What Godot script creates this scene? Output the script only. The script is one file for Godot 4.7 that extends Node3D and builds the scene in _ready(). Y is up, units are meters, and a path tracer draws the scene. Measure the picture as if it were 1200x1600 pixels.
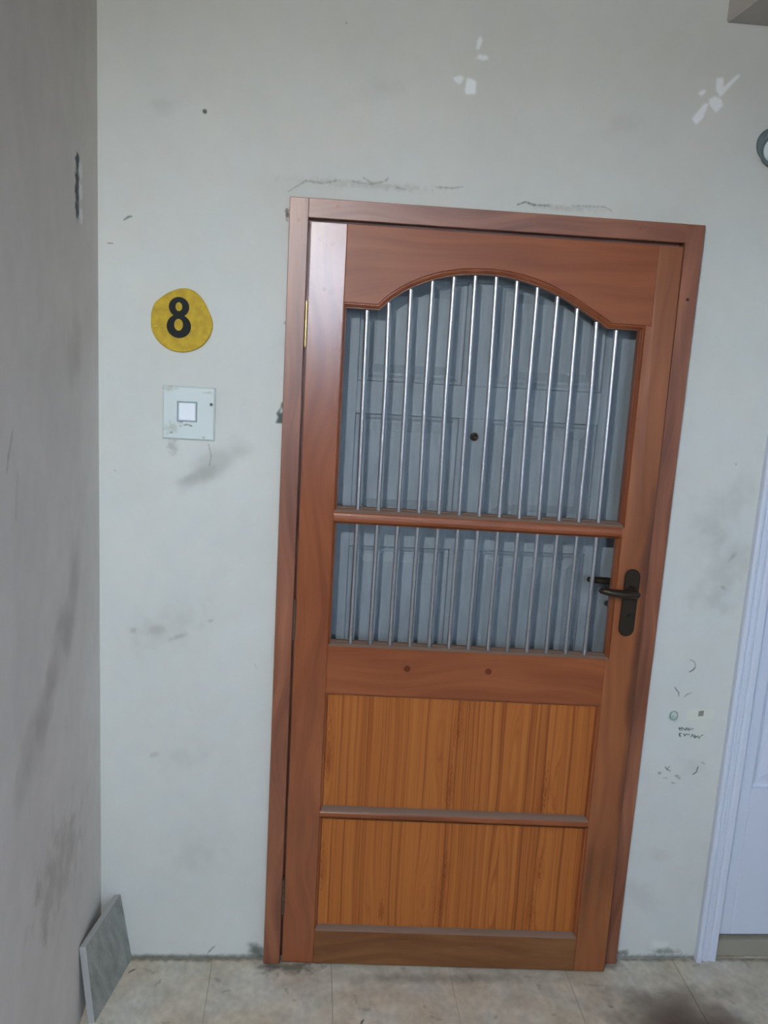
extends Node3D

# Stairwell landing: a varnished wooden screen door with steel bars, number disc, bell switch,
# a stone slab in the corner and the edge of a white door. y up, metres, back wall front at z = 0.

const EXPOSURE := 1.0
const LAMP_ENERGY := 3.1
const LAMP_AT := Vector3(-0.30, 2.42, 2.60)
const ROOM_DEPTH := 4.6
const ROOM_RIGHT := 2.7
const ROOM_TOP := 2.95
const LEFT_X := -0.459

var mats := {}
var taken := {}

# ------------------------------------------------------------------ mesh builder

class Shape:
	var st := SurfaceTool.new()
	var warp := false
	var origin := Vector3.ZERO
	var mode := 0
	var shift := Vector2.ZERO
	var rect := Rect2(0, 0, 1, 1)
	var group := -1

	func _init(at := Vector3.ZERO, how := 0, bend := false):
		origin = at
		mode = how
		warp = bend
		st.begin(Mesh.PRIMITIVE_TRIANGLES)

	func vert(p: Vector3):
		var ab := Vector2(p.x + p.z, p.y)
		if mode == 1:
			ab = Vector2(p.y + p.z, p.x)
		elif mode == 2:
			ab = Vector2(p.x, p.z)
		elif mode == 3:
			ab = Vector2(p.z, p.y)
		elif mode == 4:
			ab = Vector2(p.x, p.y)
		ab += shift
		st.set_smooth_group(group)
		st.set_uv(Vector2((ab.x - rect.position.x) / rect.size.x, 1.0 - (ab.y - rect.position.y) / rect.size.y))
		var q := p
		if warp:
			# the old leaf is twisted: its latch side sags a little and stands off the frame low down
			var t := maxf(0.0, (p.x - 0.053) / 0.93)
			var v := p.y / 2.04
			q = Vector3(p.x, p.y - 0.012 * t * 4.0 * v * (1.0 - v), p.z + 0.040 * t * (1.0 - v))
		st.add_vertex(q - origin)

	func tri(a: Vector3, b: Vector3, c: Vector3, outward: Vector3):
		var n := (c - a).cross(b - a)
		if n.length() < 1e-12:
			return
		vert(a)
		if n.dot(outward) >= 0.0:
			vert(b)
			vert(c)
		else:
			vert(c)
			vert(b)

	func quad(a: Vector3, b: Vector3, c: Vector3, d: Vector3, outward: Vector3):
		tri(a, b, c, outward)
		tri(a, c, d, outward)

	# box with chamfered edges
	func box(lo: Vector3, hi: Vector3, bevel := 0.001):
		var m := (lo + hi) * 0.5
		var h := (hi - lo) * 0.5
		var b := minf(bevel, minf(h.x, minf(h.y, h.z)) * 0.9)
		for axis in 3:
			var u := (axis + 1) % 3
			var v := (axis + 2) % 3
			for s in [-1.0, 1.0]:
				var p := []
				for k in [[-1, -1], [1, -1], [1, 1], [-1, 1]]:
					var q := m
					q[axis] += s * h[axis]
					q[u] += k[0] * (h[u] - b)
					q[v] += k[1] * (h[v] - b)
					p.append(q)
				var n := Vector3.ZERO
				n[axis] = s
				quad(p[0], p[1], p[2], p[3], n)
				if b > 0.0:
					for s2 in [-1.0, 1.0]:
						var e := []
						for k in [[0, -1], [1, -1], [1, 1], [0, 1]]:
							var q := m
							q[axis] += s * (h[axis] - (b if k[0] else 0.0))
							q[u] += s2 * (h[u] - (0.0 if k[0] else b))
							q[v] += k[1] * (h[v] - b)
							e.append(q)
						var n2 := n
						n2[u] = s2
						quad(e[0], e[1], e[2], e[3], n2)
		if b > 0.0:
			for sx in [-1.0, 1.0]:
				for sy in [-1.0, 1.0]:
					for sz in [-1.0, 1.0]:
						var s := Vector3(sx, sy, sz)
						var c := m + s * h
						tri(c - Vector3(0, sy * b, sz * b), c - Vector3(sx * b, 0, sz * b), c - Vector3(sx * b, sy * b, 0), s)

	# polygon in x and y with a chamfer round its front and back
	func plate(poly: PackedVector2Array, z0: float, z1: float, bevel := 0.001):
		if not Geometry2D.is_polygon_clockwise(poly):
			poly.reverse()
		var n := poly.size()
		var inner := PackedVector2Array()
		for i in n:
			var d0 := (poly[i] - poly[(i + n - 1) % n]).normalized()
			var d1 := (poly[(i + 1) % n] - poly[i]).normalized()
			var n0 := Vector2(d0.y, -d0.x)
			var n1 := Vector2(d1.y, -d1.x)
			var mid := (n0 + n1)
			mid = mid / maxf(0.3, mid.length_squared()) * 2.0
			inner.append(poly[i] - mid * bevel)
		# the smaller of the two is the inside
		var area_o := absf(_area(poly))
		if absf(_area(inner)) > area_o:
			for i in n:
				inner[i] = poly[i] * 2.0 - inner[i]
		var ts := Geometry2D.triangulate_polygon(inner)
		for i in range(0, ts.size(), 3):
			var a := inner[ts[i]]
			var b := inner[ts[i + 1]]
			var c := inner[ts[i + 2]]
			tri(_v(a, z1), _v(b, z1), _v(c, z1), Vector3.BACK)
			tri(_v(a, z0), _v(b, z0), _v(c, z0), Vector3.FORWARD)
		for i in n:
			var j := (i + 1) % n
			var d := (poly[j] - poly[i]).normalized()
			var o := Vector2(d.y, -d.x)
			if ((inner[i] + inner[j]) - (poly[i] + poly[j])).dot(o) > 0.0:
				o = -o
			var o3 := Vector3(o.x, o.y, 0)
			quad(_v(poly[i], z0 + bevel), _v(poly[j], z0 + bevel), _v(poly[j], z1 - bevel), _v(poly[i], z1 - bevel), o3)
			if bevel > 0.0:
				quad(_v(poly[i], z1 - bevel), _v(poly[j], z1 - bevel), _v(inner[j], z1), _v(inner[i], z1), o3 + Vector3.BACK)
				quad(_v(poly[i], z0 + bevel), _v(poly[j], z0 + bevel), _v(inner[j], z0), _v(inner[i], z0), o3 + Vector3.FORWARD)

	func _area(p: PackedVector2Array) -> float:
		var a := 0.0
		for i in p.size():
			a += p[i].cross(p[(i + 1) % p.size()])
		return a * 0.5

	func _v(p: Vector2, z: float) -> Vector3:
		return Vector3(p.x, p.y, z)

	# moulding swept between an outer and an inner path; profile: (how far in, z)
	func sweep(outer: PackedVector2Array, inner: PackedVector2Array, profile: Array, closed := false):
		var n := outer.size()
		for i in (n if closed else n - 1):
			var j := (i + 1) % n
			var inward := (inner[i] + inner[j]) - (outer[i] + outer[j])
			for k in profile.size() - 1:
				var p0: Vector2 = profile[k]
				var p1: Vector2 = profile[k + 1]
				var nrm := Vector3(0, 0, absf(p1.x - p0.x) * inward.length() * 0.5) + Vector3(inward.x, inward.y, 0).normalized() * (p0.y - p1.y)
				quad(_v(outer[i].lerp(inner[i], p0.x), p0.y), _v(outer[j].lerp(inner[j], p0.x), p0.y),
					_v(outer[j].lerp(inner[j], p1.x), p1.y), _v(outer[i].lerp(inner[i], p1.x), p1.y), nrm)

	# round rod along any line, radii and caps
	func rod(points: PackedVector3Array, radii: PackedFloat32Array, sides := 14, squash := Vector2.ONE):
		var rings := []
		for i in points.size():
			var d := (points[mini(i + 1, points.size() - 1)] - points[maxi(i - 1, 0)]).normalized()
			var side := d.cross(Vector3.UP if absf(d.y) < 0.9 else Vector3.BACK).normalized()
			var up := side.cross(d)
			var ring := []
			for k in sides:
				var a := TAU * k / sides
				ring.append(points[i] + (side * cos(a) * squash.x + up * sin(a) * squash.y) * radii[i])
			rings.append(ring)
		group = 0
		for i in points.size() - 1:
			for k in sides:
				var l := (k + 1) % sides
				var o: Vector3 = (rings[i][k] + rings[i][l] + rings[i + 1][k] + rings[i + 1][l]) * 0.25 - (points[i] + points[i + 1]) * 0.5
				quad(rings[i][k], rings[i][l], rings[i + 1][l], rings[i + 1][k], o)
		group = -1
		for e in [0, points.size() - 1]:
			var o := points[e] - points[1 if e == 0 else e - 1]
			for k in sides:
				tri(points[e], rings[e][k], rings[e][(k + 1) % sides], o)

	# turned about an axis through `at`: profile of (radius, along)
	func lathe(at: Vector3, axis: Vector3, profile: Array, sides := 28):
		axis = axis.normalized()
		var side := axis.cross(Vector3.UP if absf(axis.y) < 0.9 else Vector3.RIGHT).normalized()
		var up := side.cross(axis)
		group = 0
		for i in profile.size() - 1:
			var p0: Vector2 = profile[i]
			var p1: Vector2 = profile[i + 1]
			for k in sides:
				var a := TAU * k / sides
				var b := TAU * (k + 1) / sides
				var ra := side * cos(a) + up * sin(a)
				var rb := side * cos(b) + up * sin(b)
				var o := (ra + rb) * (p1.y - p0.y) * 0.5 + axis * (p0.x - p1.x)
				quad(at + ra * p0.x + axis * p0.y, at + rb * p0.x + axis * p0.y, at + rb * p1.x + axis * p1.y, at + ra * p1.x + axis * p1.y, o)
		group = -1

	func done(material: Material) -> ArrayMesh:
		st.generate_normals()
		st.generate_tangents()
		var m := st.commit()
		m.surface_set_material(0, material)
		return m


func put(called: String, sh: Shape, material: Material, parent: Node = null) -> MeshInstance3D:
	var o := MeshInstance3D.new()
	o.mesh = sh.done(material)
	name_and_add(o, called, parent)
	if parent == null:
		o.position = sh.origin
	return o


func name_and_add(o: Node3D, called: String, parent: Node = null):
	var home: Node = parent if parent else self
	var key := str(home.get_instance_id()) + called
	var k: int = taken.get(key, 0)
	taken[key] = k + 1
	o.name = called if k == 0 else "%s_%03d" % [called, k]
	home.add_child(o, true)


func thing(called: String, at: Vector3, label: String, category: String, kind := "", group := "") -> Node3D:
	var o := Node3D.new()
	name_and_add(o, called)
	o.position = at
	tag(o, label, category, kind, group)
	return o


func tag(o: Node, label: String, category: String, kind := "", group := ""):
	o.set_meta("label", label)
	o.set_meta("category", category)
	if kind:
		o.set_meta("kind", kind)
	if group:
		o.set_meta("group", group)


# ------------------------------------------------------------------ textures

func noise(seed_: int, freq: float, octaves := 3) -> FastNoiseLite:
	var n := FastNoiseLite.new()
	n.seed = seed_
	n.noise_type = FastNoiseLite.TYPE_SIMPLEX_SMOOTH
	n.frequency = freq
	n.fractal_octaves = octaves
	return n


func image_from(w: int, h: int, f: Callable) -> Image:
	var bytes := PackedByteArray()
	bytes.resize(w * h * 3)
	var k := 0
	for y in h:
		for x in w:
			var c: Color = f.call(x, y)
			bytes[k] = clampi(int(c.r * 255.0 + 0.5), 0, 255)
			bytes[k + 1] = clampi(int(c.g * 255.0 + 0.5), 0, 255)
			bytes[k + 2] = clampi(int(c.b * 255.0 + 0.5), 0, 255)
			k += 3
	return Image.create_from_data(w, h, false, Image.FORMAT_RGB8, bytes)


# a picture laid on a surface measured in metres
class Canvas:
	var im: Image
	var rect: Rect2
	var ppm: Vector2
	var n := FastNoiseLite.new()

	func _init(image: Image, r: Rect2):
		im = image
		rect = r
		ppm = Vector2(im.get_width() / r.size.x, im.get_height() / r.size.y)
		n.seed = 77
		n.frequency = 1.0
		n.fractal_octaves = 3

	func px(p: Vector2) -> Vector2:
		return Vector2((p.x - rect.position.x) * ppm.x, (rect.end.y - p.y) * ppm.y)

	# soft patch; rough breaks its outline, hard 0..1 sharpens the edge
	func blob(at: Vector2, r: Vector2, c: Color, alpha: float, hard := 0.0, rough := 0.5, turn := 0.0, grain := 60.0):
		var m := px(at)
		var big := maxf(r.x, r.y) * 1.5
		var lo := px(at + Vector2(-big, big))
		var hi := px(at + Vector2(big, -big))
		for y in range(maxi(0, int(lo.y)), mini(im.get_height(), int(hi.y) + 1)):
			for x in range(maxi(0, int(lo.x)), mini(im.get_width(), int(hi.x) + 1)):
				var d := Vector2((x + 0.5 - m.x) / ppm.x, -(y + 0.5 - m.y) / ppm.y).rotated(-turn)
				var q := Vector2(d.x / r.x, d.y / r.y).length()
				q += rough * n.get_noise_2d((x / ppm.x + at.x) * grain, (y / ppm.y + at.y) * grain)
				var a := clampf((1.0 - q) / maxf(0.02, 1.0 - hard), 0.0, 1.0)
				if a > 0.0:
					a = a * a * (3.0 - 2.0 * a)
					im.set_pixel(x, y, im.get_pixel(x, y).lerp(c, a * alpha))

	func stroke(points: Array, width: float, c: Color, alpha: float, rough := 0.0):
		for i in points.size() - 1:
			var a: Vector2 = points[i]
			var b: Vector2 = points[i + 1]
			var steps := maxi(1, int(a.distance_to(b) / (width * 0.4)))
			for k in steps + 1:
				var p := a.lerp(b, float(k) / steps)
				var w := width * (1.0 + rough * n.get_noise_2d(p.x * 200.0, p.y * 200.0))
				if w > 0.0:
					blob(p, Vector2(w, w) * 0.62, c, alpha * 0.6, 0.3, 0.0)

	func patch(points: Array, c: Color, alpha: float):
		var poly := PackedVector2Array()
		var lo := Vector2(1e9, 1e9)
		var hi := -lo
		for p in points:
			var q := px(p)
			poly.append(q)
			lo = lo.min(q)
			hi = hi.max(q)
		lo -= Vector2(2, 2)
		hi += Vector2(2, 2)
		for y in range(maxi(0, int(lo.y)), mini(im.get_height(), int(hi.y) + 2)):
			for x in range(maxi(0, int(lo.x)), mini(im.get_width(), int(hi.x) + 2)):
				var hit := 0.0
				for k in 16:
					if Geometry2D.is_point_in_polygon(Vector2(x + 0.5 + (k % 4 - 1.5) * 1.1, y + 0.5 + (k / 4 - 1.5) * 1.1), poly):
						hit += 0.0625
				if hit > 0.0:
					im.set_pixel(x, y, im.get_pixel(x, y).lerp(c, alpha * hit))


func plain(albedo: Color, rough := 0.6, metal := 0.0, spec := 0.5) -> StandardMaterial3D:
	var m := StandardMaterial3D.new()
	m.albedo_color = albedo
	m.roughness = rough
	m.metallic = metal
	m.metallic_specular = spec
	return m


func textured(im: Image, rough := 0.6, spec := 0.5) -> StandardMaterial3D:
	var m := plain(Color.WHITE, rough, 0.0, spec)
	m.albedo_texture = ImageTexture.create_from_image(im)
	return m


func bumps(m: StandardMaterial3D, seed_: int, freq: float, scale: float, tile: float):
	var im := image_from(256, 256, _bump_pixel.bind(noise(seed_, freq, 4)))
	im.convert(Image.FORMAT_RGBA8)
	im.bump_map_to_normal_map(scale)
	m.normal_enabled = true
	m.normal_texture = ImageTexture.create_from_image(im)
	m.normal_scale = 1.0


func _bump_pixel(x: int, y: int, n: FastNoiseLite) -> Color:
	var u := x / 256.0
	var v := y / 256.0
	# blended so that it repeats
	var a := n.get_noise_2d(x, y)
	var b := n.get_noise_2d(x - 256, y)
	var c := n.get_noise_2d(x, y - 256)
	var d := n.get_noise_2d(x - 256, y - 256)
	var t := 0.5 + 0.5 * lerpf(lerpf(a, b, u), lerpf(c, d, u), v)
	return Color(t, t, t)


func wood_image(w: int, h: int, size: Vector2, seed_: int, dark: Color, light: Color) -> Image:
	var n1 := noise(seed_, 1.0, 3)
	var n2 := noise(seed_ + 5, 1.0, 2)
	var f := func(x: int, y: int) -> Color:
		var p := Vector2(x * size.x / w, y * size.y / h)
		var wob := n2.get_noise_2d(p.x * 3.0, p.y * 1.6) * 0.04
		var t := 0.5 + 0.55 * n1.get_noise_2d((p.x + wob) * 24.0, p.y * 1.3) + 0.3 * n2.get_noise_2d(p.x * 7.0 + 40.0, p.y * 2.3)
		t += 0.16 * n1.get_noise_2d((p.x + wob) * 170.0 + 90.0, p.y * 5.0)
		return dark.lerp(light, clampf(t, 0.0, 1.0))
	return image_from(w, h, f)


func veneer_image() -> Image:
	# x 0.13..0.91, y 0.10..0.84, grain upright
	var n1 := noise(11, 1.0, 3)
	var n2 := noise(12, 1.0, 2)
	var loops := [[0.665, 0.62, 0.016, 0.20, 0.030], [0.640, 0.20, 0.014, 0.16, 0.026], [0.455, 0.70, 0.014, 0.14, 0.022], [0.440, 0.22, 0.016, 0.12, 0.026],
		[0.165, 0.62, 0.012, 0.14, 0.020], [0.790, 0.58, 0.012, 0.12, 0.018], [0.775, 0.24, 0.013, 0.13, 0.022], [0.300, 0.15, 0.012, 0.10, 0.016]]
	var deep := Color(0.51, 0.275, 0.115)
	var mid := Color(0.655, 0.385, 0.175)
	var pale := Color(0.695, 0.43, 0.205)
	var f := func(x: int, y: int) -> Color:
		var p := Vector2(0.13 + 0.78 * x / 640.0, 0.84 - 0.74 * y / 640.0)
		var g := p.x + 0.0035 * n2.get_noise_2d(p.x * 4.0, p.y * 2.2) + 0.006 * p.y
		for l in loops:
			var d := Vector2((p.x - l[0]) / l[2], (p.y - l[1]) / l[3])
			g += l[4] * exp(-d.length_squared()) * (1.0 if l[0] > 0.4 else -1.0)
		var t := 0.52 + 0.42 * n1.get_noise_2d(g * 62.0, p.y * 0.30) + 0.30 * n1.get_noise_2d(g * 13.0 + 50.0, p.y * 0.2) + 0.42 * n2.get_noise_2d(g * 170.0 + 7.0, p.y * 0.5)
		t += 0.10 * n2.get_noise_2d(p.x * 420.0, p.y * 6.0)
		var c := mid.lerp(pale, clampf((t - 0.5) * 2.4, 0.0, 1.0)) if t > 0.5 else deep.lerp(mid, clampf(t * 2.4 - 0.2, 0.0, 1.0))
		return c
	var im := image_from(640, 640, f)
	var cv := Canvas.new(im, Rect2(0.13, 0.10, 0.78, 0.74))
	for q in [[0.500, 0.555, 0.050, 0.0055], [0.512, 0.735, 0.060, 0.0060], [0.770, 0.570, 0.055, 0.0060], [0.762, 0.520, 0.040, 0.0045], [0.497, 0.205, 0.060, 0.0065], [0.505, 0.300, 0.045, 0.0050],
		[0.775, 0.310, 0.050, 0.0055], [0.760, 0.180, 0.045, 0.0060], [0.157, 0.640, 0.070, 0.0060], [0.155, 0.290, 0.060, 0.0050], [0.330, 0.165, 0.030, 0.0030]]:
		for ring in 3:
			var wide: float = q[3] * (0.7 + 0.8 * ring)
			var tall: float = q[2] * (0.55 + 0.40 * ring)
			for side in [-1.0, 1.0]:
				var line := []
				for k in 11:
					var u := k / 10.0
					line.append(Vector2(q[0] + side * wide * sin(PI * pow(u, 0.7)) + 0.0012 * sin(k * 1.9 + ring), q[1] - tall * 0.75 + tall * 1.9 * u))
				cv.stroke(line, 0.0021, Color(0.44, 0.20, 0.07), 0.55 - 0.10 * ring, 0.5)
		cv.blob(Vector2(q[0], q[1] - q[2] * 0.15), Vector2(q[3] * 0.55, q[2] * 0.45), Color(0.44, 0.20, 0.07), 0.6, 0.0, 0.4, 0.0, 60.0)
	return im


const WALL := Rect2(-0.48, 0.0, 1.92, 2.75)

func wall_image() -> Image:
	var n1 := noise(3, 1.0, 4)
	var f := func(x: int, y: int) -> Color:
		var p := Vector2(x / 350.0 * 1.92, y / 500.0 * 2.75)
		var t := 1.0 + 0.018 * n1.get_noise_2d(p.x * 2.2, p.y * 2.2) + 0.010 * n1.get_noise_2d(p.x * 14.0, p.y * 11.0 + 30.0)
		var tint := 0.008 * n1.get_noise_2d(p.x * 6.0 + 9.0, p.y * 6.0)
		return Color((0.807 + tint) * t, (0.826) * t, (0.813 - tint) * t)
	var im := image_from(350, 500, f)
	im.resize(1400, 2000, Image.INTERPOLATE_CUBIC)
	var c := Canvas.new(im, WALL)
	var grime := Color(0.47, 0.47, 0.44)
	var soot := Color(0.30, 0.31, 0.30)
	var white := Color(0.93, 0.96, 0.98)
	# hand grime by the bell switch and further down
	c.blob(Vector2(-0.195, 1.405), Vector2(0.10, 0.030), grime, 0.30, 0.0, 0.4, 0.55, 10.0)
	c.blob(Vector2(-0.160, 1.440), Vector2(0.10, 0.055), grime, 0.20, 0.0, 0.5, 0.7, 9.0)
	c.blob(Vector2(-0.100, 1.475), Vector2(0.035, 0.045), grime, 0.15, 0.0, 0.4, 0.3, 14.0)
	c.blob(Vector2(-0.235, 1.395), Vector2(0.05, 0.018), soot, 0.10, 0.0, 0.4, 0.5, 12.0)
	c.blob(Vector2(-0.275, 1.475), Vector2(0.018, 0.03), grime, 0.3, 0.0, 0.5)
	c.stroke([Vector2(-0.185, 1.485), Vector2(-0.178, 1.455), Vector2(-0.182, 1.43)], 0.004, grime, 0.35, 0.6)
	for s in [[-0.26, 0.965, 0.03, 0.012, 0.5], [-0.311, 0.983, 0.04, 0.02, 0.3], [-0.17, 1.014, 0.012, 0.008, 0.55], [-0.37, 0.981, 0.012, 0.01, 0.35], [-0.419, 1.407, 0.004, 0.004, 0.7],
		[-0.05, 0.892, 0.003, 0.014, 0.5], [-0.317, 0.626, 0.02, 0.01, 0.3], [-0.24, 0.62, 0.09, 0.05, 0.14], [-0.30, 0.99, 0.14, 0.07, 0.16], [-0.20, 0.33, 0.12, 0.06, 0.12], [-0.30, 2.29, 0.05, 0.03, 0.16],
		[0.80, 2.32, 0.08, 0.03, 0.10], [0.20, 2.36, 0.10, 0.03, 0.10]]:
		c.blob(Vector2(s[0], s[1]), Vector2(s[2], s[3]), grime, s[4] * 0.6, 0.0, 0.6, 0.4, 16.0)
	for s in [[1.22, 1.19, 0.10, 0.16, 0.22], [1.182, 1.304, 0.05, 0.03, 0.22], [1.16, 1.34, 0.08, 0.10, 0.16], [1.235, 1.245, 0.010, 0.024, 0.6], [1.218, 1.156, 0.016, 0.007, 0.6], [1.209, 1.498, 0.006, 0.005, 0.6],
		[1.226, 1.40, 0.06, 0.08, 0.18], [1.22, 1.11, 0.05, 0.04, 0.20], [1.20, 0.62, 0.06, 0.05, 0.14], [1.13, 0.34, 0.05, 0.03, 0.12], [1.10, 0.20, 0.10, 0.05, 0.14]]:
		c.blob(Vector2(s[0], s[1]), Vector2(s[2], s[3]), grime, s[4] * 0.65, 0.0, 0.55, -0.5, 14.0)
	# nail hole, nicks, broken plaster by the frame
	c.blob(Vector2(-0.209, 2.280), Vector2(0.007, 0.007), soot, 0.85, 0.3, 0.2)
	c.stroke([Vector2(-0.397, 2.021), Vector2(-0.387, 2.028), Vector2(-0.379, 2.030)], 0.006, Color(0.42, 0.48, 0.45), 0.8, 0.5)
	c.stroke([Vector2(-0.436, 1.964), Vector2(-0.424, 1.964)], 0.004, grime, 0.7)
	c.blob(Vector2(0.117 - 0.0, 2.50), Vector2(0.006, 0.003), grime, 0.5, 0.0, 0.3, -0.5)
	c.patch([Vector2(-0.017, 1.548), Vector2(-0.011, 1.563), Vector2(-0.016, 1.572), Vector2(-0.006, 1.586), Vector2(-0.003, 1.602), Vector2(0.01, 1.600), Vector2(0.01, 1.548)], Color(0.33, 0.37, 0.37), 0.95)
	c.patch([Vector2(-0.009, 1.572), Vector2(-0.003, 1.590), Vector2(0.004, 1.578)], white, 0.8)
	c.blob(Vector2(-0.006, 2.058), Vector2(0.008, 0.016), Color(0.40, 0.36, 0.34), 0.8, 0.2, 0.6)
	c.blob(Vector2(-0.002, 1.80), Vector2(0.005, 0.008), grime, 0.5, 0.1, 0.6)
	# cracked plaster above the frame
	for s in [[Vector2(-0.006, 2.112), Vector2(0.036, 2.140), Vector2(0.078, 2.137), Vector2(0.117, 2.147)], [Vector2(0.176, 2.156), Vector2(0.198, 2.144), Vector2(0.229, 2.152), Vector2(0.236, 2.160)],
		[Vector2(0.150, 2.146), Vector2(0.20, 2.142)], [Vector2(0.258, 2.139), Vector2(0.282, 2.136)], [Vector2(0.353, 2.147), Vector2(0.395, 2.147), Vector2(0.42, 2.152)],
		[Vector2(0.700, 2.126), Vector2(0.782, 2.128), Vector2(0.80, 2.120)]]:
		c.stroke(s, 0.0050, Color(0.55, 0.57, 0.56), 0.42, 1.2)
	c.stroke([Vector2(0.560, 2.119), Vector2(0.581, 2.127), Vector2(0.590, 2.124), Vector2(0.603, 2.121), Vector2(0.640, 2.122)], 0.0050, Color(0.40, 0.44, 0.43), 0.65, 0.9)
	c.blob(Vector2(0.68, 2.119), Vector2(0.13, 0.010), Color(0.62, 0.64, 0.63), 0.35, 0.0, 0.6)
	c.blob(Vector2(0.19, 2.140), Vector2(0.24, 0.014), Color(0.62, 0.64, 0.62), 0.30, 0.0, 0.6)
	# flakes of lost paint
	c.patch([Vector2(0.437, 2.498), Vector2(0.444, 2.488), Vector2(0.437, 2.466), Vector2(0.429, 2.467), Vector2(0.430, 2.484)], white, 0.85)
	c.patch([Vector2(0.426, 2.440), Vector2(0.437, 2.456), Vector2(0.457, 2.455), Vector2(0.462, 2.446), Vector2(0.446, 2.442), Vector2(0.434, 2.447)], white, 0.85)
	c.patch([Vector2(0.377, 2.398), Vector2(0.395, 2.406), Vector2(0.406, 2.401), Vector2(0.400, 2.390), Vector2(0.393, 2.384)], white, 0.85)
	c.patch([Vector2(0.412, 2.402), Vector2(0.431, 2.398), Vector2(0.436, 2.392), Vector2(0.436, 2.366), Vector2(0.412, 2.364), Vector2(0.409, 2.370)], white, 1.0)
	c.patch([Vector2(1.028, 2.447), Vector2(1.046, 2.450), Vector2(1.048, 2.428), Vector2(1.080, 2.459), Vector2(1.088, 2.458), Vector2(1.060, 2.424), Vector2(1.044, 2.404), Vector2(1.030, 2.420)], white, 1.0)
	c.patch([Vector2(0.985, 2.410), Vector2(1.000, 2.420), Vector2(1.006, 2.414), Vector2(0.996, 2.402)], white, 1.0)
	c.patch([Vector2(1.016, 2.398), Vector2(1.030, 2.406), Vector2(1.047, 2.400), Vector2(1.054, 2.386), Vector2(1.038, 2.368), Vector2(1.018, 2.384)], white, 1.0)
	c.patch([Vector2(0.978, 2.350), Vector2(1.004, 2.386), Vector2(1.016, 2.389), Vector2(1.006, 2.352), Vector2(0.990, 2.336)], white, 1.0)
	# pencil rings, ticks and scrawl right of the wooden frame
	var ring := []
	for k in 15:
		var a := -1.0 + k * 0.18
		ring.append(Vector2(1.151 + 0.019 * cos(a), 0.926 + 0.017 * sin(a)))
	c.stroke(ring, 0.0035, Color(0.50, 0.52, 0.50), 0.6, 0.6)
	c.stroke([ring[0] - Vector2(0.006, 0.004), ring[0], ring[1], ring[2], ring[4]], 0.004, Color(0.30, 0.32, 0.30), 0.85, 0.3)
	c.stroke([Vector2(1.119, 0.861), Vector2(1.125, 0.853), Vector2(1.132, 0.846), Vector2(1.133, 0.836)], 0.0045, Color(0.44, 0.46, 0.44), 0.85, 0.3)
	c.stroke([Vector2(1.150, 0.834), Vector2(1.158, 0.842), Vector2(1.168, 0.845)], 0.0035, Color(0.52, 0.54, 0.52), 0.7, 0.3)
	ring = []
	for k in 22:
		var a := k * TAU / 21.0
		ring.append(Vector2(1.126 + 0.011 * cos(a), 0.776 + 0.013 * sin(a)))
	c.stroke(ring, 0.0045, Color(0.38, 0.50, 0.45), 0.75, 0.7)
	c.blob(Vector2(1.126, 0.772), Vector2(0.016, 0.018), Color(0.42, 0.55, 0.50), 0.45, 0.0, 0.6)
	var ink := Color(0.17, 0.24, 0.22)
	for s in [[Vector2(1.146, 0.741), Vector2(1.150, 0.732)], [Vector2(1.146, 0.737), Vector2(1.154, 0.739)], [Vector2(1.153, 0.742), Vector2(1.156, 0.732)], [Vector2(1.158, 0.740), Vector2(1.163, 0.734), Vector2(1.168, 0.740), Vector2(1.166, 0.733)],
		[Vector2(1.170, 0.733), Vector2(1.173, 0.740), Vector2(1.176, 0.733), Vector2(1.180, 0.740)], [Vector2(1.182, 0.735), Vector2(1.188, 0.738)],
		[Vector2(1.149, 0.724), Vector2(1.151, 0.714)], [Vector2(1.154, 0.724), Vector2(1.149, 0.719), Vector2(1.154, 0.714)], [Vector2(1.162, 0.722), Vector2(1.166, 0.716), Vector2(1.170, 0.722)], [Vector2(1.172, 0.720), Vector2(1.180, 0.720)],
		[Vector2(1.184, 0.713), Vector2(1.188, 0.721), Vector2(1.192, 0.712)], [Vector2(1.194, 0.720), Vector2(1.196, 0.710), Vector2(1.202, 0.714), Vector2(1.195, 0.716)], [Vector2(1.204, 0.718), Vector2(1.208, 0.709), Vector2(1.214, 0.718), Vector2(1.219, 0.720)]]:
		c.stroke(s, 0.0034, ink, 0.85, 0.2)
	c.stroke([Vector2(1.121, 0.619), Vector2(1.127, 0.612), Vector2(1.137, 0.607)], 0.0045, Color(0.42, 0.44, 0.42), 0.8, 0.5)
	c.stroke([Vector2(1.127, 0.612), Vector2(1.133, 0.622)], 0.0035, grime, 0.6, 0.5)
	c.stroke([Vector2(1.205, 0.598), Vector2(1.214, 0.606), Vector2(1.217, 0.622)], 0.0042, Color(0.32, 0.33, 0.31), 0.85, 0.3)
	c.stroke([Vector2(1.226, 0.636), Vector2(1.236, 0.631)], 0.0035, grime, 0.6, 0.4)
	for p in [Vector2(1.160, 0.592), Vector2(1.165, 0.586), Vector2(1.128, 0.586), Vector2(1.150, 0.570), Vector2(1.106, 0.600)]:
		c.blob(p, Vector2(0.008, 0.005), grime, 0.5, 0.0, 0.9)
	c.blob(Vector2(1.20, 0.745), Vector2(0.05, 0.045), Color(0.84, 0.84, 0.78), 0.45, 0.0, 0.4, 0.0, 20.0)
	# pale new plaster and dirt along the floor
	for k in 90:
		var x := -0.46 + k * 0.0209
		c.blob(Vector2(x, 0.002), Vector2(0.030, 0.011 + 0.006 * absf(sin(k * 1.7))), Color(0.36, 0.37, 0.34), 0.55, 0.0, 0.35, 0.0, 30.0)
	c.blob(Vector2(-0.02, 0.02), Vector2(0.03, 0.045), Color(0.32, 0.33, 0.31), 0.75, 0.0, 0.3, 0.6, 25.0)
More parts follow.
